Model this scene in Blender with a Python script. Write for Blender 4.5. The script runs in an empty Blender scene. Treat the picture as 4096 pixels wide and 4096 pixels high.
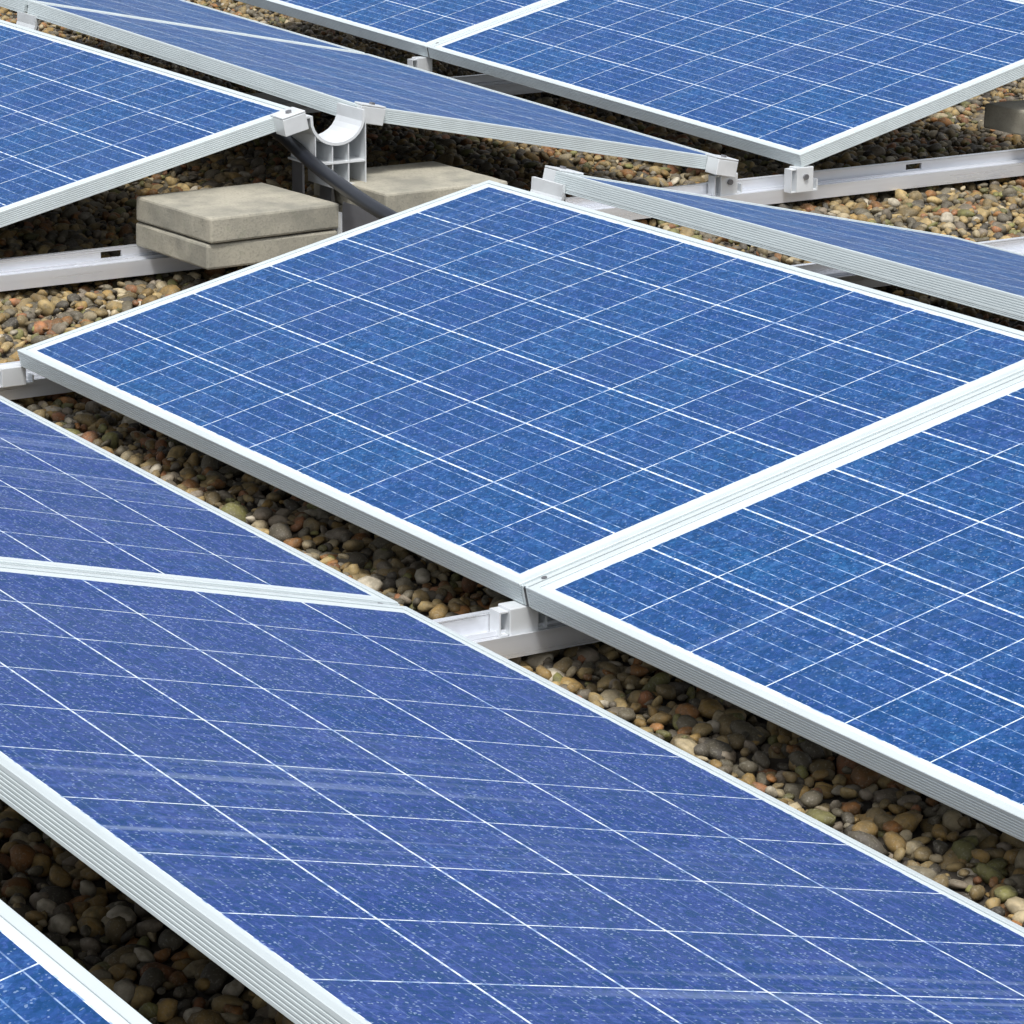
import bpy, bmesh, math, random
import numpy as np
from mathutils import Vector, Matrix

random.seed(7)
rng = np.random.default_rng(11)
scene = bpy.context.scene
COL = scene.collection

# ------------------------------------------------------------------ camera
CAM = Vector((5.2803, -2.2853, 1.2921))
cam_d = bpy.data.cameras.new("camera")
cam_d.sensor_width = 36.0
cam_d.lens = 117.4
cam_d.clip_start = 0.05
cam_d.clip_end = 5000.0
cam = bpy.data.objects.new("camera", cam_d)
COL.objects.link(cam)
_fw = Vector((-0.8166, 0.5113, -0.2677)).normalized()
_rt = Vector((0.5292, 0.8485, 0.0051))
_rt = (_rt - _fw * _rt.dot(_fw)).normalized()
_up = _rt.cross(_fw)
cam.matrix_world = Matrix(((_rt.x, _up.x, -_fw.x, CAM.x), (_rt.y, _up.y, -_fw.y, CAM.y),
                           (_rt.z, _up.z, -_fw.z, CAM.z), (0, 0, 0, 1)))
scene.camera = cam

# ------------------------------------------------------------------ light: bright thin overcast
SUN_EL, SUN_AZ = math.radians(62), math.radians(-30)      # azimuth measured from +X towards +Y
world = bpy.data.worlds.new("World")
scene.world = world
world.use_nodes = True
wn, wl = world.node_tree.nodes, world.node_tree.links
bg = wn["Background"]
sky = wn.new("ShaderNodeTexSky")
sky.sky_type = 'NISHITA'
sky.sun_disc = False
sky.sun_elevation = SUN_EL
sky.sun_rotation = math.pi / 2 - SUN_AZ
sky.air_density = 1.0
sky.dust_density = 3.0
hs = wn.new("ShaderNodeHueSaturation")
hs.inputs["Saturation"].default_value = 0.32
wl.new(sky.outputs[0], hs.inputs["Color"])
wl.new(hs.outputs[0], bg.inputs["Color"])
bg.inputs["Strength"].default_value = 0.088
sun_d = bpy.data.lights.new("sun", 'SUN')
sun_d.energy = 1.35
sun_d.angle = math.radians(11)
sun_d.color = (1.0, 0.985, 0.955)
sun = bpy.data.objects.new("sun", sun_d)
COL.objects.link(sun)
sdir = Vector((math.cos(SUN_EL) * math.cos(SUN_AZ), math.cos(SUN_EL) * math.sin(SUN_AZ), math.sin(SUN_EL)))
sun.rotation_euler = sdir.to_track_quat('Z', 'Y').to_euler()
scene.view_settings.view_transform = 'Standard'
scene.view_settings.look = 'None'
scene.view_settings.exposure = 1.14
scene.view_settings.gamma = 1.0

# ------------------------------------------------------------------ node helpers
def new_mat(name):
    m = bpy.data.materials.new(name)
    m.use_nodes = True
    nt = m.node_tree
    return m, nt, nt.nodes["Principled BSDF"]

class NB:
    def __init__(s, nt):
        s.nt, s.n, s.l = nt, nt.nodes, nt.links
    def put(s, sock, v):
        if hasattr(v, "links") or isinstance(v, bpy.types.NodeSocket):
            s.l.new(v, sock)
        else:
            sock.default_value = v
    def m(s, op, a, b=None, c=None, clamp=False):
        n = s.n.new("ShaderNodeMath"); n.operation = op; n.use_clamp = clamp
        s.put(n.inputs[0], a)
        if b is not None: s.put(n.inputs[1], b)
        if c is not None: s.put(n.inputs[2], c)
        return n.outputs[0]
    def mix(s, f, a, b):
        n = s.n.new("ShaderNodeMix"); n.data_type = 'RGBA'
        s.put(n.inputs[0], f); s.put(n.inputs[6], a); s.put(n.inputs[7], b)
        return n.outputs[2]
    def ramp(s, f, lo, hi, a=0.0, b=1.0):
        n = s.n.new("ShaderNodeMapRange"); n.clamp = True
        s.put(n.inputs[0], f)
        for i, v in enumerate((lo, hi, a, b)): n.inputs[i + 1].default_value = v
        return n.outputs[0]
    def noise(s, vec, scale, detail=3, rough=0.5):
        n = s.n.new("ShaderNodeTexNoise")
        s.put(n.inputs["Vector"], vec); n.inputs["Scale"].default_value = scale
        n.inputs["Detail"].default_value = detail; n.inputs["Roughness"].default_value = rough
        return n.outputs[0]
    def voro(s, vec, scale):
        n = s.n.new("ShaderNodeTexVoronoi")
        s.put(n.inputs["Vector"], vec); n.inputs["Scale"].default_value = scale
        return n
    def vmul(s, v, k):
        n = s.n.new("ShaderNodeVectorMath"); n.operation = 'MULTIPLY'
        s.put(n.inputs[0], v); n.inputs[1].default_value = k
        return n.outputs[0]
    def vadd(s, a, b):
        n = s.n.new("ShaderNodeVectorMath"); n.operation = 'ADD'
        s.put(n.inputs[0], a); s.put(n.inputs[1], b)
        return n.outputs[0]

L, W = 1.65, 0.99
MX, MY = 0.0323, 0.0208                  # outer edge to first cell
PX, PY = (L - 2 * MX) / 10, (W - 2 * MY) / 6

def cell_material():
    m, nt, p = new_mat("solar_cells")
    b = NB(nt)
    tc = nt.nodes.new("ShaderNodeTexCoord")
    oi = nt.nodes.new("ShaderNodeObjectInfo")
    pos = tc.outputs["Object"]
    sep = nt.nodes.new("ShaderNodeSeparateXYZ"); nt.links.new(pos, sep.inputs[0])
    x, y = sep.outputs[0], sep.outputs[1]
    cx = b.m('DIVIDE', b.m('SUBTRACT', x, MX), PX)
    cy = b.m('DIVIDE', b.m('SUBTRACT', y, MY), PY)
    fx, fy = b.m('FRACT', cx), b.m('FRACT', cy)
    dx = b.m('MULTIPLY', b.m('SUBTRACT', 0.5, b.m('ABSOLUTE', b.m('SUBTRACT', fx, 0.5))), PX)   # distance to cell edge, m
    dy = b.m('MULTIPLY', b.m('SUBTRACT', 0.5, b.m('ABSOLUTE', b.m('SUBTRACT', fy, 0.5))), PY)
    d = b.m('MINIMUM', b.m('ADD', dx, 0.0004), dy)
    cell = b.m('GREATER_THAN', d, 0.0015)
    inside = b.m('MULTIPLY', b.m('MULTIPLY', b.m('GREATER_THAN', cx, 0.0), b.m('LESS_THAN', cx, 10.0)),
                 b.m('MULTIPLY', b.m('GREATER_THAN', cy, 0.0), b.m('LESS_THAN', cy, 6.0)))
    cell = b.m('MULTIPLY', cell, inside)
    # random shift per panel so that no two sheets carry the same crystals
    rv = nt.nodes.new("ShaderNodeCombineXYZ")
    b.put(rv.inputs[0], b.m('MULTIPLY', oi.outputs["Random"], 37.0))
    b.put(rv.inputs[1], b.m('MULTIPLY', oi.outputs["Random"], 91.0))
    pv = b.vadd(pos, rv.outputs[0])
    # crystal grains
    v0 = b.voro(pv, 52.0); v1 = b.voro(pv, 150.0); v2 = b.voro(pv, 330.0)
    s1 = nt.nodes.new("ShaderNodeSeparateColor"); nt.links.new(v1.outputs["Color"], s1.inputs[0])
    s2 = nt.nodes.new("ShaderNodeSeparateColor"); nt.links.new(v2.outputs["Color"], s2.inputs[0])
    s0 = nt.nodes.new("ShaderNodeSeparateColor"); nt.links.new(v0.outputs["Color"], s0.inputs[0])
    g = b.m('ADD', b.m('ADD', b.m('MULTIPLY', s1.outputs[0], 0.42), b.m('MULTIPLY', s2.outputs[0], 0.34)), b.m('MULTIPLY', s0.outputs[0], 0.24))
    # cell to cell tint
    wv = nt.nodes.new("ShaderNodeTexWhiteNoise"); wv.noise_dimensions = '3D'
    cc = nt.nodes.new("ShaderNodeCombineXYZ")
    b.put(cc.inputs[0], b.m('FLOOR', cx)); b.put(cc.inputs[1], b.m('FLOOR', cy)); b.put(cc.inputs[2], oi.outputs["Random"])
    nt.links.new(cc.outputs[0], wv.inputs[0])
    tint = wv.outputs["Value"]
    hn = b.ramp(b.noise(pv, 16.0, 4, 0.6), 0.32, 0.68)
    at = nt.nodes.new("ShaderNodeAttribute"); at.attribute_type = 'OBJECT'; at.attribute_name = "grazing_look"  # violet shift of a grazing view, painted into the cell colour per panel
    hue = b.m('ADD', b.m('ADD', b.m('MULTIPLY', s1.outputs[1], 0.30), b.m('MULTIPLY', tint, 0.30)), b.m('MULTIPLY', hn, 0.40))
    hue = b.m('ADD', b.m('MULTIPLY', hue, 0.9), b.m('MULTIPLY', at.outputs["Fac"], 0.55))
    base = b.mix(hue, (0.012, 0.106, 0.275, 1), (0.034, 0.056, 0.268, 1))
    base = b.mix(b.ramp(g, 0.2, 0.85), b.mix(1.0, base, (0.006, 0.044, 0.140, 1)), base)
    base = b.mix(b.ramp(g, 0.62, 0.95, 0.0, 0.32), base, (0.10, 0.21, 0.40, 1))
    v3 = b.voro(pv, 460.0)
    s3 = nt.nodes.new("ShaderNodeSeparateColor"); nt.links.new(v3.outputs["Color"], s3.inputs[0])
    spark = b.m('GREATER_THAN', s3.outputs[2], 0.965)
    base = b.mix(b.ramp(wv.outputs["Color"] if False else tint, 0.0, 1.0, 0.0, 0.22), base, (0.012, 0.055, 0.17, 1))
    base = b.mix(b.m('MULTIPLY', spark, b.m('ADD', 0.22, b.m('MULTIPLY', at.outputs["Fac"], 0.16))), base, (0.42, 0.55, 0.74, 1))
    # five tabbing ribbons per cell along the length, their strength broken into dashes by noise
    bb = b.m('FRACT', b.m('MULTIPLY', fy, 5.0))
    bd = b.m('MULTIPLY', b.m('ABSOLUTE', b.m('SUBTRACT', bb, 0.5)), PY / 5.0)
    rib = b.m('LESS_THAN', bd, 0.0007)
    rb = b.noise(b.vmul(pv, (70.0, 9.0, 1.0)), 1.0, 2)
    rib = b.m('MULTIPLY', rib, b.m('MULTIPLY', b.ramp(rb, 0.40, 0.60, 0.18, 1.0), b.m('SUBTRACT', 1.0, b.m('MULTIPLY', at.outputs["Fac"], 0.72))))
    base = b.mix(rib, base, (0.33, 0.46, 0.66, 1))
    # white back sheet between the cells, dulled here and there
    gapn = b.noise(b.vmul(pv, (75.0, 75.0, 1.0)), 1.0, 3)
    white = b.mix(b.ramp(gapn, 0.38, 0.54), (0.20, 0.31, 0.52, 1), (0.66, 0.73, 0.78, 1))
    white = b.mix(inside, (0.54, 0.595, 0.615, 1), white)
    col = b.mix(cell, white, base)
    # dried rain streaks and dust running down the slope
    st = b.noise(b.vmul(pv, (48.0, 0.8, 1.0)), 1.0, 4, 0.6)
    st2 = b.noise(b.vmul(pv, (3.0, 0.5, 1.0)), 1.0, 3)
    dirt = b.m('MULTIPLY', b.ramp(st, 0.50, 0.70), b.ramp(st2, 0.53, 0.66, 0.0, 0.40))
    dirt = b.m('MULTIPLY', dirt, b.m('ADD', 0.22, b.m('MULTIPLY', at.outputs["Fac"], 0.6)))
    dust = b.ramp(b.noise(pv, 420.0, 1), 0.66, 0.80, 0.0, 0.22)
    col = b.mix(b.m('MAXIMUM', dirt, dust), col, (0.40, 0.50, 0.66, 1))
    nt.links.new(col, p.inputs["Base Color"])
    p.inputs["Roughness"].default_value = 0.42
    p.inputs["Specular IOR Level"].default_value = 0.09
    p.inputs["IOR"].default_value = 1.45
    b.put(p.inputs["Roughness"], b.ramp(b.noise(pv, 6.0, 3), 0.3, 0.7, 0.36, 0.5))
    return m

def alu_material(name, col, rough, metal, streak=(1.0, 1.0, 1.0), var=0.10):
    m, nt, p = new_mat(name)
    b = NB(nt)
    tc = nt.nodes.new("ShaderNodeTexCoord")
    oi = nt.nodes.new("ShaderNodeObjectInfo")
    off = nt.nodes.new("ShaderNodeCombineXYZ")
    b.put(off.inputs[0], b.m('MULTIPLY', oi.outputs["Random"], 23.0))
    v = b.vadd(tc.outputs["Object"], off.outputs[0])
    n1 = b.noise(b.vmul(v, streak), 14.0, 4)
    n2 = b.noise(v, 160.0, 2)
    f = b.m('ADD', b.m('MULTIPLY', n1, 0.92), b.m('MULTIPLY', n2, 0.08))
    c2 = tuple(c * (1 - 2.2 * var) for c in col[:3]) + (1,)
    nt.links.new(b.mix(b.ramp(f, 0.38, 0.62), c2, col), p.inputs["Base Color"])
    p.inputs["Metallic"].default_value = metal
    b.put(p.inputs["Roughness"], b.ramp(n1, 0.3, 0.7, rough - 0.06, rough + 0.08))
    return m

def concrete_material():
    m, nt, p = new_mat("concrete")
    b = NB(nt)
    tc = nt.nodes.new("ShaderNodeTexCoord")
    oi = nt.nodes.new("ShaderNodeObjectInfo")
    off = nt.nodes.new("ShaderNodeCombineXYZ")
    b.put(off.inputs[0], b.m('MULTIPLY', oi.outputs["Random"], 31.0))
    v = b.vadd(tc.outputs["Object"], off.outputs[0])
    n1, n2, n3 = b.noise(v, 9.0, 5, 0.6), b.noise(v, 210.0, 3), b.noise(v, 55.0, 3)
    c = b.mix(b.ramp(n1, 0.36, 0.60), (0.235, 0.225, 0.185, 1), (0.37, 0.345, 0.275, 1))
    c = b.mix(b.ramp(n2, 0.52, 0.75, 0, 0.55), c, (0.17, 0.165, 0.14, 1))
    c = b.mix(b.ramp(n3, 0.60, 0.75, 0, 0.35), c, (0.20, 0.22, 0.15, 1))
    nt.links.new(c, p.inputs["Base Color"])
    p.inputs["Roughness"].default_value = 0.92
    bp = nt.nodes.new("ShaderNodeBump"); bp.inputs["Strength"].default_value = 0.35; bp.inputs["Distance"].default_value = 0.002
    nt.links.new(n2, bp.inputs["Height"]); nt.links.new(bp.outputs[0], p.inputs["Normal"])
    return m

def pebble_material():
    m, nt, p = new_mat("pebble_stone")
    b = NB(nt)
    at = nt.nodes.new("ShaderNodeAttribute"); at.attribute_name = "stone_colour"
    tc = nt.nodes.new("ShaderNodeTexCoord")
    v = tc.outputs["Object"]
    n1, n2 = b.noise(v, 70.0, 4, 0.6), b.noise(v, 330.0, 2)
    c = b.mix(b.ramp(n1, 0.38, 0.62, 0.0, 0.85), at.outputs["Color"], b.mix(0.65, at.outputs["Color"], (0.07, 0.06, 0.035, 1)))
    c = b.mix(b.ramp(n2, 0.55, 0.75, 0.0, 0.35), c, (0.40, 0.37, 0.30, 1))
    nt.links.new(c, p.inputs["Base Color"])
    p.inputs["Roughness"].default_value = 0.68
    return m

def ground_material():
    m, nt, p = new_mat("gravel_bed")
    b = NB(nt)
    tc = nt.nodes.new("ShaderNodeTexCoord")
    vo = b.voro(tc.outputs["Object"], 42.0)
    sc = nt.nodes.new("ShaderNodeSeparateColor"); nt.links.new(vo.outputs["Color"], sc.inputs[0])
    c = b.mix(sc.outputs[0], (0.03, 0.026, 0.02, 1), (0.08, 0.066, 0.05, 1))
    nt.links.new(c, p.inputs["Base Color"])
    p.inputs["Roughness"].default_value = 0.95
    return m

def simple_material(name, col, rough, metal=0.0, var=0.15, scale=40.0):
    m, nt, p = new_mat(name)
    b = NB(nt)
    tc = nt.nodes.new("ShaderNodeTexCoord")
    n = b.noise(tc.outputs["Object"], scale, 3)
    nt.links.new(b.mix(n, tuple(c * (1 - var) for c in col) + (1,), tuple(min(1, c * (1 + var)) for c in col) + (1,)), p.inputs["Base Color"])
    p.inputs["Roughness"].default_value = rough
    p.inputs["Metallic"].default_value = metal
    return m

M_CELL = cell_material()
M_FRAME = alu_material("anodised_frame", (0.55, 0.61, 0.622, 1), 0.44, 0.12, (0.5, 1.6, 1.6), 0.022)
M_RAIL = alu_material("mill_aluminium", (0.80, 0.82, 0.86, 1), 0.30, 0.6, (5.0, 0.15, 5.0), 0.02)
M_CAST = alu_material("bracket_aluminium", (0.76, 0.785, 0.80, 1), 0.38, 0.35, (1, 1, 1), 0.05)
M_CONC = concrete_material()
M_STONE = pebble_material()
M_GROUND = ground_material()
M_CABLE = simple_material("black_plastic", (0.012, 0.014, 0.020), 0.40)
M_STEEL = simple_material("steel_and_shade", (0.22, 0.22, 0.23), 0.4, 0.7)  # bolts and screws; legs and divider take it as painted shade
M_BACK = simple_material("back_sheet", (0.10, 0.10, 0.10), 0.7, 0, 0.03)

# ------------------------------------------------------------------ mesh helpers
def obj(name, bm, mat, parent=None, smooth=False):
    bmesh.ops.recalc_face_normals(bm, faces=bm.faces)
    me = bpy.data.meshes.new(name)
    bm.to_mesh(me); bm.free()
    me.materials.append(mat)
    if smooth:
        for p in me.polygons: p.use_smooth = True
    o = bpy.data.objects.new(name, me)
    COL.objects.link(o)
    if parent: o.parent = parent
    return o

def tag(o, label=None, cat=None, group=None, kind=None):
    for k, v in (("label", label), ("category", cat), ("group", group), ("kind", kind)):
        if v: o[k] = v
    return o

def empty(name, mat=None, loc=None):
    o = bpy.data.objects.new(name, None)
    o.empty_display_size = 0.05
    COL.objects.link(o)
    if mat is not None: o.matrix_world = mat
    if loc is not None: o.location = loc
    return o

def add_box(bm, lo, hi, bevel=0.0, rot=None):
    r = bmesh.ops.create_cube(bm, size=1.0)
    vs = r["verts"]
    c = (Vector(lo) + Vector(hi)) / 2; s = Vector(hi) - Vector(lo)
    for v in vs:
        v.co = Vector((v.co.x * s.x, v.co.y * s.y, v.co.z * s.z))
    if bevel:
        es = list({e for v in vs for e in v.link_edges})
        r2 = bmesh.ops.bevel(bm, geom=es, offset=bevel, segments=2, affect='EDGES', profile=0.5)
        vs = list({v for f in r2["faces"] for v in f.verts} | {v for v in vs if v.is_valid})
    for v in vs:
        if rot is not None: v.co = rot @ v.co
        v.co += c
    return vs

def add_extrude(bm, poly, a0, a1, axis):
    """closed polygon extruded along an axis: poly pairs are the two other coordinates in order"""
    def p(q, a):
        return {'x': (a, q[0], q[1]), 'y': (q[0], a, q[1]), 'z': (q[0], q[1], a)}[axis]
    A = [bm.verts.new(p(q, a0)) for q in poly]; B = [bm.verts.new(p(q, a1)) for q in poly]
    n = len(poly)
    for i in range(n):
        bm.faces.new((A[i], A[(i + 1) % n], B[(i + 1) % n], B[i]))
    bm.faces.new(A); bm.faces.new(B[::-1])

def add_cyl(bm, p0, p1, r, seg=16):
    p0, p1 = Vector(p0), Vector(p1)
    d = (p1 - p0)
    q = d.to_track_quat('Z', 'Y').to_matrix().to_4x4()
    bmesh.ops.create_cone(bm, cap_ends=True, segments=seg, radius1=r, radius2=r, depth=d.length,
                          matrix=Matrix.Translation((p0 + p1) / 2) @ q)

# ------------------------------------------------------------------ roof level
def ground_z(x, y):
    x = np.asarray(x, float); y = np.asarray(y, float)
    m = np.tanh(np.maximum(-x, 0) / 0.78) * 0.78
    return -0.103 + m * (0.058 + 0.003 * np.clip(y, -1, 4))

def gz(x, y): return float(ground_z(x, y))

bm = bmesh.new()
xs = [-400, -60, -12] + list(np.linspace(-7, 5, 61)) + [12, 60, 400]
ys = [-400, -60, -12] + list(np.linspace(-4, 7, 56)) + [12, 60, 400]
grid = [[bm.verts.new((x, y, gz(x, y) - 0.024)) for y in ys] for x in xs]
for i in range(len(xs) - 1):
    for j in range(len(ys) - 1):
        bm.faces.new((grid[i][j], grid[i + 1][j], grid[i + 1][j + 1], grid[i][j + 1]))
g_o = obj("ground", bm, M_GROUND)
tag(g_o, "flat roof covered in gravel under the solar rows", "roof", kind="structure")

# ------------------------------------------------------------------ planes of the panel rows (measured tilt, level and lie of each row)
TH, GV, GR = 0.2195, 0.1642, 0.1486
CA = math.cos(TH)
ROWS = {
    # kind: (y of low edge, direction of rise, x shift, z low, extra tilt, lengthwise fall)
    'A': (0.0, 1, 0.0, 0.0, 0.0, 0.0),
    'a': (0.0, 1, 0.0, 0.0176, 0.0069, -0.0132),
    'B': (2 * W * CA + GR, -1, 0.0, 0.0024, 0.0023, 0.0),
    'b': (2 * W * CA + GR, -1, -0.0169, 0.0290, -0.0174, -0.0262),
    'C': (2 * W * CA + GR + GV - 0.0192, 1, 0.045, 0.0318, 0.0273, -0.0316),
    'D': (-GV, -1, 0.0, 0.0050, 0.0290, -0.0094),
    'E': (-GV - GR - 2 * W * CA, 1, 0.0, 0.0542, 0.0, -0.0084),
}
def row_pt(k, u, v):
    y0, sg, dx, z0, dt, s = ROWS[k]
    t = TH + dt
    return Vector((u + dx, y0 + sg * v * math.cos(t), v * math.sin(t) + z0 + s * u))

def panel_matrix(k, u0):
    """module frame of reference: x along the row, y up the slope, z out of the glass; origin at a low corner"""
    if ROWS[k][1] > 0:
        o = row_pt(k, u0, 0); ex = (row_pt(k, u0 + 1, 0) - o).normalized()
    else:
        o = row_pt(k, u0 + L, 0); ex = (row_pt(k, u0, 0) - o).normalized()
    ey = row_pt(k, u0, 1) - row_pt(k, u0, 0)
    ey = (ey - ex * ey.dot(ex)).normalized()
    ez = ex.cross(ey)
    return Matrix(((ex.x, ey.x, ez.x, o.x), (ex.y, ey.y, ez.y, o.y), (ex.z, ey.z, ez.z, o.z), (0, 0, 0, 1)))

# ------------------------------------------------------------------ solar panel
FH = 0.031
def make_panel():
    root = empty("solar_panel")
    # extruded frame, mitred at the corners; the outer wall carries fine grooves
    prof = [(0.0115, -0.0016), (0.0115, -0.0004), (0.0108, 0.0), (0.0008, 0.0), (0.0, -0.0008)]
    z = -0.0050
    for _ in range(6):
        prof += [(0.0, z), (0.0007, z - 0.0004), (0.0007, z - 0.0017), (0.0, z - 0.0021)]
        z -= 0.0040
    prof += [(0.0, -FH + 0.0006), (0.0006, -FH), (0.027, -FH), (0.027, -FH + 0.0018), (0.0018, -FH + 0.0018),
             (0.0018, -0.0075), (0.0115, -0.0075), (0.0115, -0.0060), (0.0060, -0.0058), (0.0060, -0.0018)]
    bm = bmesh.new()
    rings = []
    for (cx, cy, sx, sy) in ((0, 0, 1, 1), (L, 0, -1, 1), (L, W, -1, -1), (0, W, 1, -1)):
        rings.append([bm.verts.new((cx + sx * a, cy + sy * a, h)) for a, h in prof])
    n = len(prof)
    for i in range(4):
        A, B = rings[i], rings[(i + 1) % 4]
        for j in range(n):
            bm.faces.new((A[j], A[(j + 1) % n], B[(j + 1) % n], B[j]))
    obj("frame", bm, M_FRAME, root)
    bm = bmesh.new()
    add_box(bm, (0.0066, 0.0066, -0.0052), (L - 0.0066, W - 0.0066, -0.0020))
    obj("cell_glass", bm, M_CELL, root)
    bm = bmesh.new()
    add_box(bm, (0.0120, 0.0120, -0.0058), (L - 0.0120, W - 0.0120, -0.0055))
    obj("back_sheet", bm, M_BACK, root)
    bm = bmesh.new()
    add_box(bm, (L / 2 - 0.06, W - 0.14, -0.024), (L / 2 + 0.06, W - 0.05, -0.0060), 0.004)
    obj("junction_box", bm, M_CABLE, root)
    return root

def edge_profile_mesh():
    """grooved carrier bar under the high edge of the panels that slope away"""
    p = [(W - 0.030, -FH - 0.0004), (W - 0.030, -FH - 0.0024), (W - 0.0045, -FH - 0.0024), (W - 0.0045, -0.0370), (W - 0.0004, -0.0370),
         (W, -0.0366), (W, -0.0350), (W - 0.0008, -0.0346), (W - 0.0008, -0.0336), (W, -0.0332), (W, -FH - 0.0004)]
    bm = bmesh.new(); add_extrude(bm, p, 0.002, L - 0.002, 'x')
    bmesh.ops.recalc_face_normals(bm, faces=bm.faces)
    me = bpy.data.meshes.new("edge_profile"); bm.to_mesh(me); bm.free()
    me.materials.append(M_FRAME)
    return me

def copy_tree(o, parent=None):
    c = o.copy(); COL.objects.link(c)
    if parent: c.parent = parent
    for ch in list(o.children): copy_tree(ch, c)
    return c

PANELS = [
    ('A', 0.0, "large blue solar panel in the middle, nearly whole, sloping towards the viewer"),
    ('A', 1.67, "bright blue solar panel cut off by the right edge, right of the white grooved seam"),
    ('B', 0.0, "grazing solar panel behind the ridge of the large middle panel, at right"),
    ('a', -0.755 - L, "blue solar panel at upper left whose right end overhangs the stacked concrete slabs"),
    ('a', -0.755 - 2 * L - 0.02, "solar panel showing only a sliver of ridge frame in the top left corner"),
    ('b', -0.755 - L, "pale grazing solar panel at top centre, right of the open ridge bracket"),
    ('b', -0.755 - 2 * L - 0.02, "pale grazing solar panel at top left beyond the thin white seam line"),
    ('C', -0.755 - L, "blue solar panel at top right, its low corner resting on the long rail"),
    ('C', -0.755 - 2 * L - 0.01, "solar panel cut off by the top edge, left of the top centre seam"),
    ('D', 1.63, "purplish blue foreground solar panel with streaks, below the nearly level white seam"),
    ('D', 1.61 - L, "purplish blue solar panel at left edge above the nearly level white seam"),
    ('E', 1.7017, "solar panel of which only a corner shows at the bottom left corner"),
]
proto = make_panel()
EDGE = edge_profile_mesh()
for i, (k, u0, lab) in enumerate(PANELS):
    r = proto if i == 0 else copy_tree(proto)
    r.matrix_world = panel_matrix(k, u0)
    tag(r, lab, "solar panel", "solar panels in tilted rows")
    if k in "Bb":
        e = bpy.data.objects.new("edge_profile", EDGE); COL.objects.link(e); e.parent = r
    for ch in r.children:
        if ch.name.startswith("cell_glass"): ch["grazing_look"] = {"D": 1.0, "E": 0.4}.get(k, 0.0)  # how strongly each row gets the painted grazing-view look

# ------------------------------------------------------------------ seam strips between neighbouring panels
def seam_strip(k, uc, label, width=0.0185):
    o = row_pt(k, uc, 0)
    ex = (row_pt(k, uc + 1, 0) - o).normalized(); ey = (row_pt(k, uc, 1) - o)
    ey = (ey - ex * ey.dot(ex)).normalized(); ez = ex.cross(ey)
    if ez.z < 0: ex = -ex; ez = -ez
    mt = Matrix(((ex.x, ey.x, ez.x, o.x), (ex.y, ey.y, ez.y, o.y), (ex.z, ey.z, ez.z, o.z), (0, 0, 0, 1)))
    t = empty("seam_strip", mt)
    h = width / 2
    bm = bmesh.new()
    add_extrude(bm, [(-h, -0.0026), (-h, -0.013), (h, -0.013), (h, -0.0026), (0.0062, -0.0026), (0.0060, -0.0105), (0.0022, -0.0105), (0.0020, -0.0026),
                     (-0.0070, -0.0026), (-0.0070, -0.0040), (-0.0082, -0.0040), (-0.0082, -0.0026)], 0.004, W - 0.004, 'y')
    obj("strip", bm, M_FRAME, t)
    bm = bmesh.new()
    add_box(bm, (0.0024, 0.006, -0.0102), (0.0058, W - 0.006, -0.0066))
    obj("groove_shade", bm, M_CABLE, t)  # added dark strip, paints shade into the bottom of the groove
    bm = bmesh.new()
    add_box(bm, (-0.0034, 0.0014, -0.0300), (0.0034, 0.0038, -0.0040))
    obj("gap_shade", bm, M_CABLE, t)  # added dark box, stands in for shade in the gap between frame ends
    for a0, a1 in ((-h + 0.0005, -0.0036), (0.0036, h - 0.0005)):
        bm = bmesh.new()
        add_box(bm, (a0, 0.0006, -0.0305), (a1, 0.0034, -0.0014), 0.0004)
        obj("end_plate", bm, M_FRAME, t)
    for yy in (0.035, W - 0.035):
        bm = bmesh.new()
        add_cyl(bm, (-0.0022, yy, -0.004), (-0.0022, yy, -0.0012), 0.0040, 14)
        obj("screw", bm, M_STEEL, t)
    tag(t, label, "seam strip", "metal strips covering panel seams")
    return t
seam_strip('A', 1.66, "grooved white metal strip between the large middle panel and the panel right of it")
seam_strip('D', 1.62, "white metal strip crossing the left foreground row almost level")
seam_strip('C', -0.755 - L - 0.005, "white metal strip running to the top edge between the two top right panels")
seam_strip('b', -0.755 - L - 0.01, "thin white metal strip across the grazing row at top left")
seam_strip('a', -0.755 - L - 0.01, "metal strip at the seam near the top left corner of the upper left row")

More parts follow.
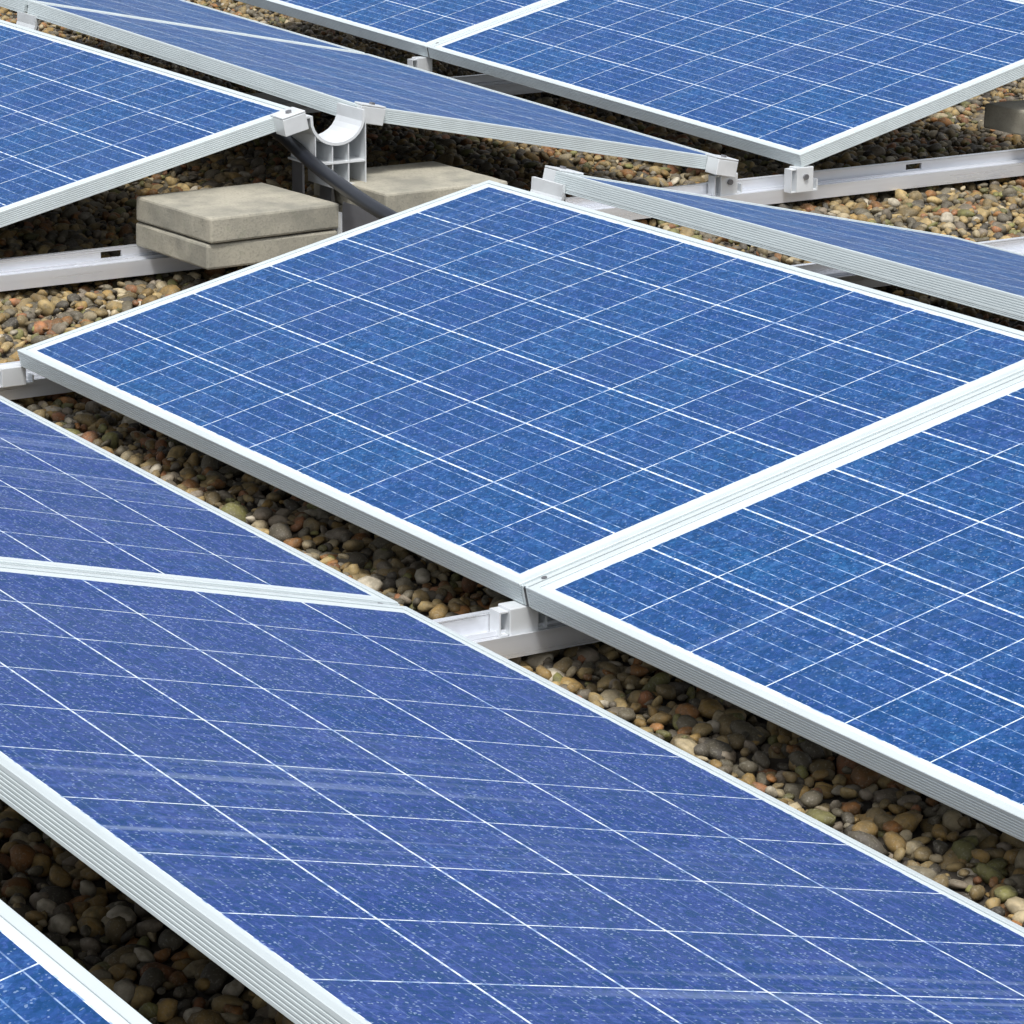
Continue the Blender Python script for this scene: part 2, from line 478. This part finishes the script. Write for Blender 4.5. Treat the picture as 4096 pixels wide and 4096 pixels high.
# ------------------------------------------------------------------ mounting rails: stepped profile, front flange, upright back wall with slots
def rail(x, y0, y1, label, slots=()):
    t = empty("mounting_rail", loc=(x, y0, gz(x, y0) + 0.006))
    dz = gz(x, y1) - gz(x, y0); ln = y1 - y0
    t.rotation_euler = (math.atan2(dz, ln), 0, 0)
    def e(bm, poly, a=0.0, b=None): add_extrude(bm, poly, a, ln if b is None else b, 'y')
    bm = bmesh.new()
    e(bm, [(-0.052, 0.0), (0.046, 0.0), (0.046, 0.0035), (-0.052, 0.0035)])                 # floor
    e(bm, [(0.0465, 0.0), (0.050, 0.0), (0.050, 0.031), (0.0465, 0.031)])                    # front wall
    e(bm, [(0.010, 0.0245), (0.046, 0.0245), (0.046, 0.0275), (0.010, 0.0275)])              # ledge
    e(bm, [(0.026, 0.028), (0.0295, 0.028), (0.0295, 0.0345), (0.026, 0.0345)])              # inner lip
    # back wall, pierced by oblong slots
    cuts = sorted(s - y0 for s in slots if y0 + 0.05 < s < y1 - 0.05)
    a = 0.0
    for c in cuts:
        e(bm, [(0.004, 0.0), (0.0095, 0.0), (0.0095, 0.052), (0.004, 0.052)], a, c - 0.023)
        e(bm, [(0.004, 0.0), (0.0095, 0.0), (0.0095, 0.035), (0.004, 0.035)], c - 0.023, c + 0.023)
        e(bm, [(0.004, 0.0485), (0.0095, 0.0485), (0.0095, 0.052), (0.004, 0.052)], c - 0.023, c + 0.023)
        a = c + 0.023
    e(bm, [(0.004, 0.0), (0.0095, 0.0), (0.0095, 0.052), (0.004, 0.052)], a, ln)
    e(bm, [(-0.004, 0.0525), (0.0095, 0.0525), (0.0095, 0.0545), (-0.004, 0.0545)])            # top bead
    obj("channel", bm, M_RAIL, t)
    tag(t, label, "rail", "aluminium rails on the gravel")
    return t
rail(1.615, -2.2, 2.4, "aluminium rail crossing the gravel valley at the grooved seam, in the lower middle", (-1.2, 1.2))
rail(-0.070, -1.6, 3.6, "aluminium rail under the left corner of the large middle panel", (1.2,))
rail(-0.800, -1.6, 5.2, "long aluminium rail in the open gap, running under the concrete slabs", (0.555, 2.62, -0.6))
rail(-2.45, -0.6, 4.6, "aluminium rail hidden under the top centre seam between two rows", ())

# ------------------------------------------------------------------ valley feet
def valley_foot(x, y, ztop, label, pins=True):
    zb = gz(x - 0.02, y) + 0.034
    t = empty("valley_foot", loc=(x, y, zb))
    h = ztop - zb
    bm = bmesh.new()
    # extruded block with hollow chambers left and right of the solid face plate
    add_box(bm, (0.012, -0.017, 0.0), (0.044, 0.029, h), 0.0015)
    obj("block", bm, M_CAST, t)
    bm = bmesh.new()
    add_extrude(bm, [(-0.031, 0.0), (-0.0175, 0.0), (-0.0175, 0.002), (-0.029, 0.002), (-0.029, h - 0.006), (-0.0175, h - 0.006), (-0.0175, h - 0.004), (-0.031, h - 0.004)],
                0.014, 0.040, 'x')
    obj("side_channel", bm, M_CAST, t)
    bm = bmesh.new()
    add_extrude(bm, [(0.0300, 0.0), (0.046, 0.0), (0.046, h * 0.45), (0.043, h * 0.45), (0.043, 0.003), (0.0300, 0.003)], 0.014, 0.038, 'x')
    obj("foot_flange", bm, M_CAST, t)
    if pins:
        bm = bmesh.new()
        add_cyl(bm, (0.0445, 0.006, h * 0.62), (0.0495, 0.006, h * 0.62), 0.0065, 12)
        obj("bolt", bm, M_STEEL, t)
    tag(t, label, "support foot", "metal feet joining panels to rails")
    return t
valley_foot(1.612, -0.001, -0.0310, "white metal foot under the grooved seam, standing on the rail in the lower middle", False)
valley_foot(-0.046, -0.012, -0.0305, "white metal foot at the left edge under the left corner of the large middle panel", False)
valley_foot(-0.752, 2.236, 0.0265, "metal foot with dark bolt under the low corner of the top right panel", True)
valley_foot(-2.425, 2.225, 0.076, "pale metal foot under the seam at top centre", False)
valley_foot(-0.800, 2.060, 0.020, "small metal foot below the low tip of the grazing panel at top centre", True)
valley_foot(-0.060, 2.120, -0.032, "metal foot at the right edge beside the far corner of the grazing right panel", False)

# ------------------------------------------------------------------ end clamps gripping frame ends
def end_clamp(k, u, v, side, label, w=0.055, run=0.045):
    """side +1: beyond the larger-u end of the row segment; -1: beyond the smaller-u end"""
    o = row_pt(k, u, v)
    ex = (row_pt(k, u + 1, v) - o).normalized()
    ey = row_pt(k, u, v + 1) - o; ey = (ey - ex * ey.dot(ex)).normalized()
    ez = ex.cross(ey)
    if ez.z < 0: ey = -ey; ez = -ez
    mt = Matrix(((ex.x, ey.x, ez.x, o.x), (ex.y, ey.y, ez.y, o.y), (ex.z, ey.z, ez.z, o.z), (0, 0, 0, 1)))
    t = empty("end_clamp", mt)
    bm = bmesh.new()
    a0, a1 = (0.0015, run) if side > 0 else (-run, -0.0015)
    add_box(bm, (a0, -w / 2, -0.036), (a1, w / 2, 0.0), 0.0015)
    obj("body", bm, M_CAST, t)
    bm = bmesh.new()
    b0, b1 = (-0.010, run) if side > 0 else (-run, 0.010)
    add_box(bm, (b0, -w / 2, 0.0006), (b1, w / 2, 0.0045), 0.0012)
    obj("lip", bm, M_CAST, t)
    bm = bmesh.new()
    xm = (a0 + a1) / 2
    add_cyl(bm, (xm, 0, 0.004), (xm, 0, 0.009), 0.007, 6)
    obj("bolt", bm, M_STEEL, t)
    tag(t, label, "clamp", "end clamps on the panel frames")
end_clamp('a', -0.755, W - 0.030, 1, "metal clamp on the high corner of the upper left panel, beside the ridge bracket")
end_clamp('b', -0.755, 0.040, 1, "metal clamp on the low tip of the grazing panel at top centre")
end_clamp('b', -0.755, W - 0.035, 1, "metal clamp on the high corner of the grazing panel, right of the ridge bracket", 0.06, 0.022)
end_clamp('B', 0.0, W - 0.030, -1, "metal clamp on the left high corner of the grazing right panel")

# ------------------------------------------------------------------ ridge brackets: extruded saddle on a leg
def ridge_bracket(x, yl, yr, zt, label, length=0.11):
    """open U saddle between the high edges yl and yr, hollow chambers below, leg down to the rail"""
    zg = gz(x, (yl + yr) / 2)
    yc = (yl + yr) / 2
    t = empty("ridge_bracket", loc=(x, yc, zg))
    H = zt - zg
    a0, a1 = -length / 2, length / 2
    r = (yr - yl) / 2 - 0.016
    # saddle
    bm = bmesh.new()
    cz = H - 0.012
    rx, rz, th = r, 0.052, 0.006
    outer = [(math.cos(q) * (rx + th), cz + math.sin(q) * (rz + th)) for q in np.linspace(math.pi, 2 * math.pi, 15)]
    inner = [(math.cos(q) * rx, cz + math.sin(q) * rz) for q in np.linspace(2 * math.pi, math.pi, 15)]
    outer = [(-(rx + th + 0.012), cz + 0.004), (-(rx + th), cz + 0.004)] + outer[1:-1] + [(rx + th, cz + 0.012)]
    inner = [(rx, cz + 0.012)] + inner[1:-1] + [(-rx, cz + 0.008), (-(rx + th + 0.012), cz + 0.008)]
    add_extrude(bm, outer + inner, a0, a1, 'x')
    obj("saddle", bm, M_CAST, t)
    # chambers under the saddle
    bm = bmesh.new()
    zf = H - 0.105; zb = H - 0.158
    wl = 0.0022
    for yy, zlo, zhi in ((r + 0.0075, zb - 0.008, cz - 0.002), (-0.012, zb, cz - rz - th - 0.0008), (0.026, zb, cz - rz - 0.004), (-0.052, zf + 0.002, cz - 0.034)):
        add_extrude(bm, [(yy - wl / 2, zlo), (yy + wl / 2, zlo), (yy + wl / 2, zhi), (yy - wl / 2, zhi)], a0 + 0.002, a1 - 0.002, 'x')
    add_extrude(bm, [(-0.060, zf - 0.003), (r + 0.006, zf - 0.003), (r + 0.006, zf + 0.001), (-0.060, zf + 0.001)], a0 + 0.001, a1 - 0.001, 'x')
    add_extrude(bm, [(-0.0105, zb + 0.004), (0.0245, zb - 0.004), (0.0245, zb - 0.001), (-0.0105, zb + 0.007)], a0 + 0.001, a1 - 0.001, 'x')
    add_extrude(bm, [(0.0275, zb + 0.006), (r + 0.006, zb - 0.003), (r + 0.006, zb), (0.0275, zb + 0.009)], a0 + 0.001, a1 - 0.001, 'x')
    obj("chamber", bm, M_CAST, t)
    # leg
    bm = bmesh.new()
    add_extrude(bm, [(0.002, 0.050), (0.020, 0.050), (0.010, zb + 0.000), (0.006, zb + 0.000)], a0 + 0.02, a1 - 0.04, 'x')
    obj("leg", bm, M_STEEL, t)  # dark tone paints in the shade under the saddle
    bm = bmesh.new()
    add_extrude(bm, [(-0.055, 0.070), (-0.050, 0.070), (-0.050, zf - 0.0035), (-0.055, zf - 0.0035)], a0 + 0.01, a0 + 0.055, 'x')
    obj("brace", bm, M_STEEL, t)  # dark tone stands in for the shadow this plate lies in
    tag(t, label, "bracket", "ridge brackets between back to back panels")
ridge_bracket(-0.775, 0.968, 1.118, 0.242, "open U shaped metal bracket at the ridge above the concrete slabs, black conduit below it")
ridge_bracket(-0.010, 0.968, 1.118, 0.200, "metal bracket mostly hidden under the ridge at the top corner of the large middle panel")
ridge_bracket(-2.415, 0.968, 1.118, 0.258, "pale metal bracket in the ridge gap near the top left corner")
ridge_bracket(1.600, 0.968, 1.118, 0.195, "metal bracket under the ridge at the right edge behind the grooved seam")

# ------------------------------------------------------------------ concrete ballast slabs
def slab(cx, cy, z0, h, size, ang, label):
    bm = bmesh.new()
    add_box(bm, (-size / 2, -size / 2, 0), (size / 2, size / 2, h))
    bmesh.ops.subdivide_edges(bm, edges=bm.edges, cuts=9, use_grid_fill=True)
    for v in bm.verts:
        n = math.sin(v.co.x * 61 + cx * 9) * math.sin(v.co.y * 47 + v.co.z * 83 + cy * 5)
        v.co += Vector((v.co.x, v.co.y, (v.co.z - h / 2) * 2)).normalized() * 0.0009 * n
    es = [e for e in bm.edges if e.calc_face_angle(0) > 0.9]
    bmesh.ops.bevel(bm, geom=es, offset=0.005, segments=2, affect='EDGES', profile=0.5)
    o = obj("concrete_slab", bm, M_CONC)
    o.location = (cx, cy, z0); o.rotation_euler = (0, 0, math.radians(ang))
    tag(o, label, "concrete slab", "concrete ballast slabs stacked on the rail")
    return o
slab(-0.652, 0.768, -0.0090, 0.0500, 0.300, 2.0, "lower grey concrete slab of the left stack, resting on the rail")
slab(-0.648, 0.770, 0.0440, 0.0510, 0.300, 3.4, "upper grey concrete slab of the left stack, its bare top in full view")
slab(-0.730, 1.222, -0.0110, 0.0500, 0.300, 0.0, "lower concrete slab right of the bracket, mostly hidden by the large panel")
slab(-0.732, 1.222, 0.0398, 0.0500, 0.300, 1.0, "upper concrete slab right of the bracket, behind the black conduit")
slab(-0.780, 3.000, 0.040, 0.060, 0.200, 0.0, "shaded grey concrete block under the top right panel, at the right edge")

# ------------------------------------------------------------------ divider between the stacks
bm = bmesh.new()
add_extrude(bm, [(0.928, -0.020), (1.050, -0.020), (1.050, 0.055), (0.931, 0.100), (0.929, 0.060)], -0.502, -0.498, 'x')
dv = obj("divider_plate", bm, M_STEEL)  # shade on the plate's face is put into its dark colour
bm = bmesh.new()
add_box(bm, (-0.5165, 0.9235, -0.020), (-0.4975, 0.9275, 0.078))
obj("edge_post", bm, M_CAST, dv)
tag(dv, "thin upright metal plate between the two concrete stacks, below the black conduit", "metal plate")

# ------------------------------------------------------------------ conduit
def tube(name, pts, r, mat, ribs=0):
    cu = bpy.data.curves.new(name, 'CURVE'); cu.dimensions = '3D'
    sp = cu.splines.new('NURBS'); sp.points.add(len(pts) - 1)
    for p, q in zip(sp.points, pts): p.co = (*q, 1)
    sp.use_endpoint_u = True; sp.order_u = 3
    cu.bevel_depth = r; cu.bevel_resolution = 5; cu.use_fill_caps = True
    tmp = bpy.data.objects.new(name, cu); COL.objects.link(tmp)
    bpy.context.view_layer.update()
    me = bpy.data.meshes.new_from_object(tmp.evaluated_get(bpy.context.evaluated_depsgraph_get()))
    bpy.data.objects.remove(tmp)
    o = bpy.data.objects.new(name, me); COL.objects.link(o)
    me.materials.clear(); me.materials.append(mat)
    for p in me.polygons: p.use_smooth = True
    return o
c = tube("conduit", [(-1.7, 1.03, 0.185), (-1.2, 1.02, 0.19), (-0.95, 1.005, 0.185), (-0.85, 0.992, 0.172), (-0.70, 0.967, 0.147), (-0.5, 0.926, 0.133),
                     (-0.3, 0.890, 0.120), (-0.1, 0.88, 0.105), (0.3, 0.90, 0.09), (1.0, 0.93, 0.08)], 0.0142, M_CABLE)
tag(c, "thick black cable conduit passing under the ridge bracket between the concrete stacks", "conduit")

# ------------------------------------------------------------------ gravel pebbles
def ico(sub):
    b = bmesh.new(); bmesh.ops.create_icosphere(b, subdivisions=sub, radius=1.0)
    b.verts.ensure_lookup_table()
    v = np.array([x.co[:] for x in b.verts]); f = np.array([[q.index for q in t.verts] for t in b.faces]); b.free()
    return v, f
PAL = np.array([(0.40, 0.27, 0.10), (0.46, 0.35, 0.17), (0.30, 0.23, 0.12), (0.20, 0.18, 0.14), (0.50, 0.43, 0.30), (0.36, 0.17, 0.055),
                (0.14, 0.125, 0.105), (0.24, 0.24, 0.09), (0.38, 0.17, 0.08), (0.60, 0.56, 0.49), (0.085, 0.078, 0.072), (0.29, 0.25, 0.21)])
PW = np.array([1.5, 1.6, 1.7, 1.5, 1.0, 0.7, 1.1, 0.9, 0.5, 0.5, 0.7, 1.0]); PW /= PW.sum()

def pebble_field(x, y, r, zoff, sub):
    V0, F0 = ico(sub)
    n = len(x)
    sx = r * rng.uniform(0.95, 1.35, n); sy = r * rng.uniform(0.75, 1.05, n); sz = r * rng.uniform(0.5, 0.85, n)
    # lumpy unit stones
    ph = rng.uniform(0, 6.28, (n, 3, 1))
    v = V0[None, :, :] * np.stack([sx, sy, sz], 1)[:, None, :]
    lump = 1 + 0.19 * np.sin(2.1 * V0[None, :, 0] + ph[:, 0]) * np.cos(1.7 * V0[None, :, 1] + ph[:, 1]) + 0.14 * np.sin(3.3 * V0[None, :, 2] + 2.4 * V0[None, :, 0] + ph[:, 2])
    v = v * lump[:, :, None]
    a = rng.uniform(0, 6.28, n); t1 = rng.normal(0, 0.38, n); t2 = rng.normal(0, 0.38, n)
    ca, sa = np.cos(a), np.sin(a)
    X, Y, Z = v[..., 0], v[..., 1], v[..., 2]
    Y, Z = Y * np.cos(t1)[:, None] - Z * np.sin(t1)[:, None], Y * np.sin(t1)[:, None] + Z * np.cos(t1)[:, None]
    X, Z = X * np.cos(t2)[:, None] + Z * np.sin(t2)[:, None], -X * np.sin(t2)[:, None] + Z * np.cos(t2)[:, None]
    X, Y = X * ca[:, None] - Y * sa[:, None], X * sa[:, None] + Y * ca[:, None]
    zc = ground_z(x, y) + zoff
    P = np.stack([X + x[:, None], Y + y[:, None], Z + zc[:, None]], 2).reshape(-1, 3)
    F = (F0[None] + (np.arange(n) * len(V0))[:, None, None]).reshape(-1, 3)
    c = PAL[rng.choice(len(PAL), n, p=PW)] * rng.uniform(0.62, 1.38, (n, 1))
    C = np.repeat(np.concatenate([np.clip(c * np.array([0.74, 0.70, 0.61]), 0, 1), np.ones((n, 1))], 1), len(V0), 0)
    return P, F, C

def jitter_grid(x0, x1, y0, y1, s):
    gx, gy = np.meshgrid(np.arange(x0, x1, s), np.arange(y0, y1, s))
    x = gx.ravel() + rng.uniform(-0.55, 0.55, gx.size) * s; y = gy.ravel() + rng.uniform(-0.55, 0.55, gx.size) * s
    return x, y

parts = []
def scatter(x0, x1, y0, y1, s, sub, zsp):
    x, y = jitter_grid(x0, x1, y0, y1, s)
    r = np.clip(rng.lognormal(math.log(0.0100), 0.36, len(x)), 0.0045, 0.0205)
    parts.append((x, y, r, rng.uniform(-zsp - 0.014, -0.007, len(x)), sub))
# valley and foreground ridge gap, nearest the viewer
scatter(-0.1, 3.6, -1.75, 0.55, 0.0185, 2, 0.012)
# open gap between row ends, below the panels beside it
scatter(-2.2, -0.1, -0.7, 1.1, 0.0192, 2, 0.012)
scatter(-2.2, 0.1, 1.1, 3.4, 0.0202, 2, 0.012)
scatter(-5.2, -2.2, 0.9, 4.6, 0.026, 1, 0.010)
scatter(-0.1, 1.2, 0.55, 3.4, 0.026, 1, 0.010)
scatter(-2.2, 0.1, 3.4, 4.6, 0.026, 1, 0.010)
Ps, Fs, Cs, off = [], [], [], 0
for a in parts:
    P, F, C_ = pebble_field(*a)
    Ps.append(P); Fs.append(F + off); Cs.append(C_); off += len(P)
P, F, C_ = np.concatenate(Ps), np.concatenate(Fs), np.concatenate(Cs)
me = bpy.data.meshes.new("gravel")
me.vertices.add(len(P)); me.vertices.foreach_set("co", P.astype(np.float32).ravel())
me.loops.add(F.size); me.loops.foreach_set("vertex_index", F.astype(np.int32).ravel())
me.polygons.add(len(F)); me.polygons.foreach_set("loop_start", np.arange(0, F.size, 3, dtype=np.int32))
me.polygons.foreach_set("use_smooth", np.ones(len(F), dtype=bool))
me.update(calc_edges=True)
ca = me.attributes.new("stone_colour", 'FLOAT_COLOR', 'POINT')
ca.data.foreach_set("color", C_.astype(np.float32).ravel())
me.materials.append(M_STONE)
gv = bpy.data.objects.new("gravel", me); COL.objects.link(gv)
tag(gv, "loose rounded tan, grey and orange pebbles covering the roof between and under the panels", "gravel", kind="stuff")
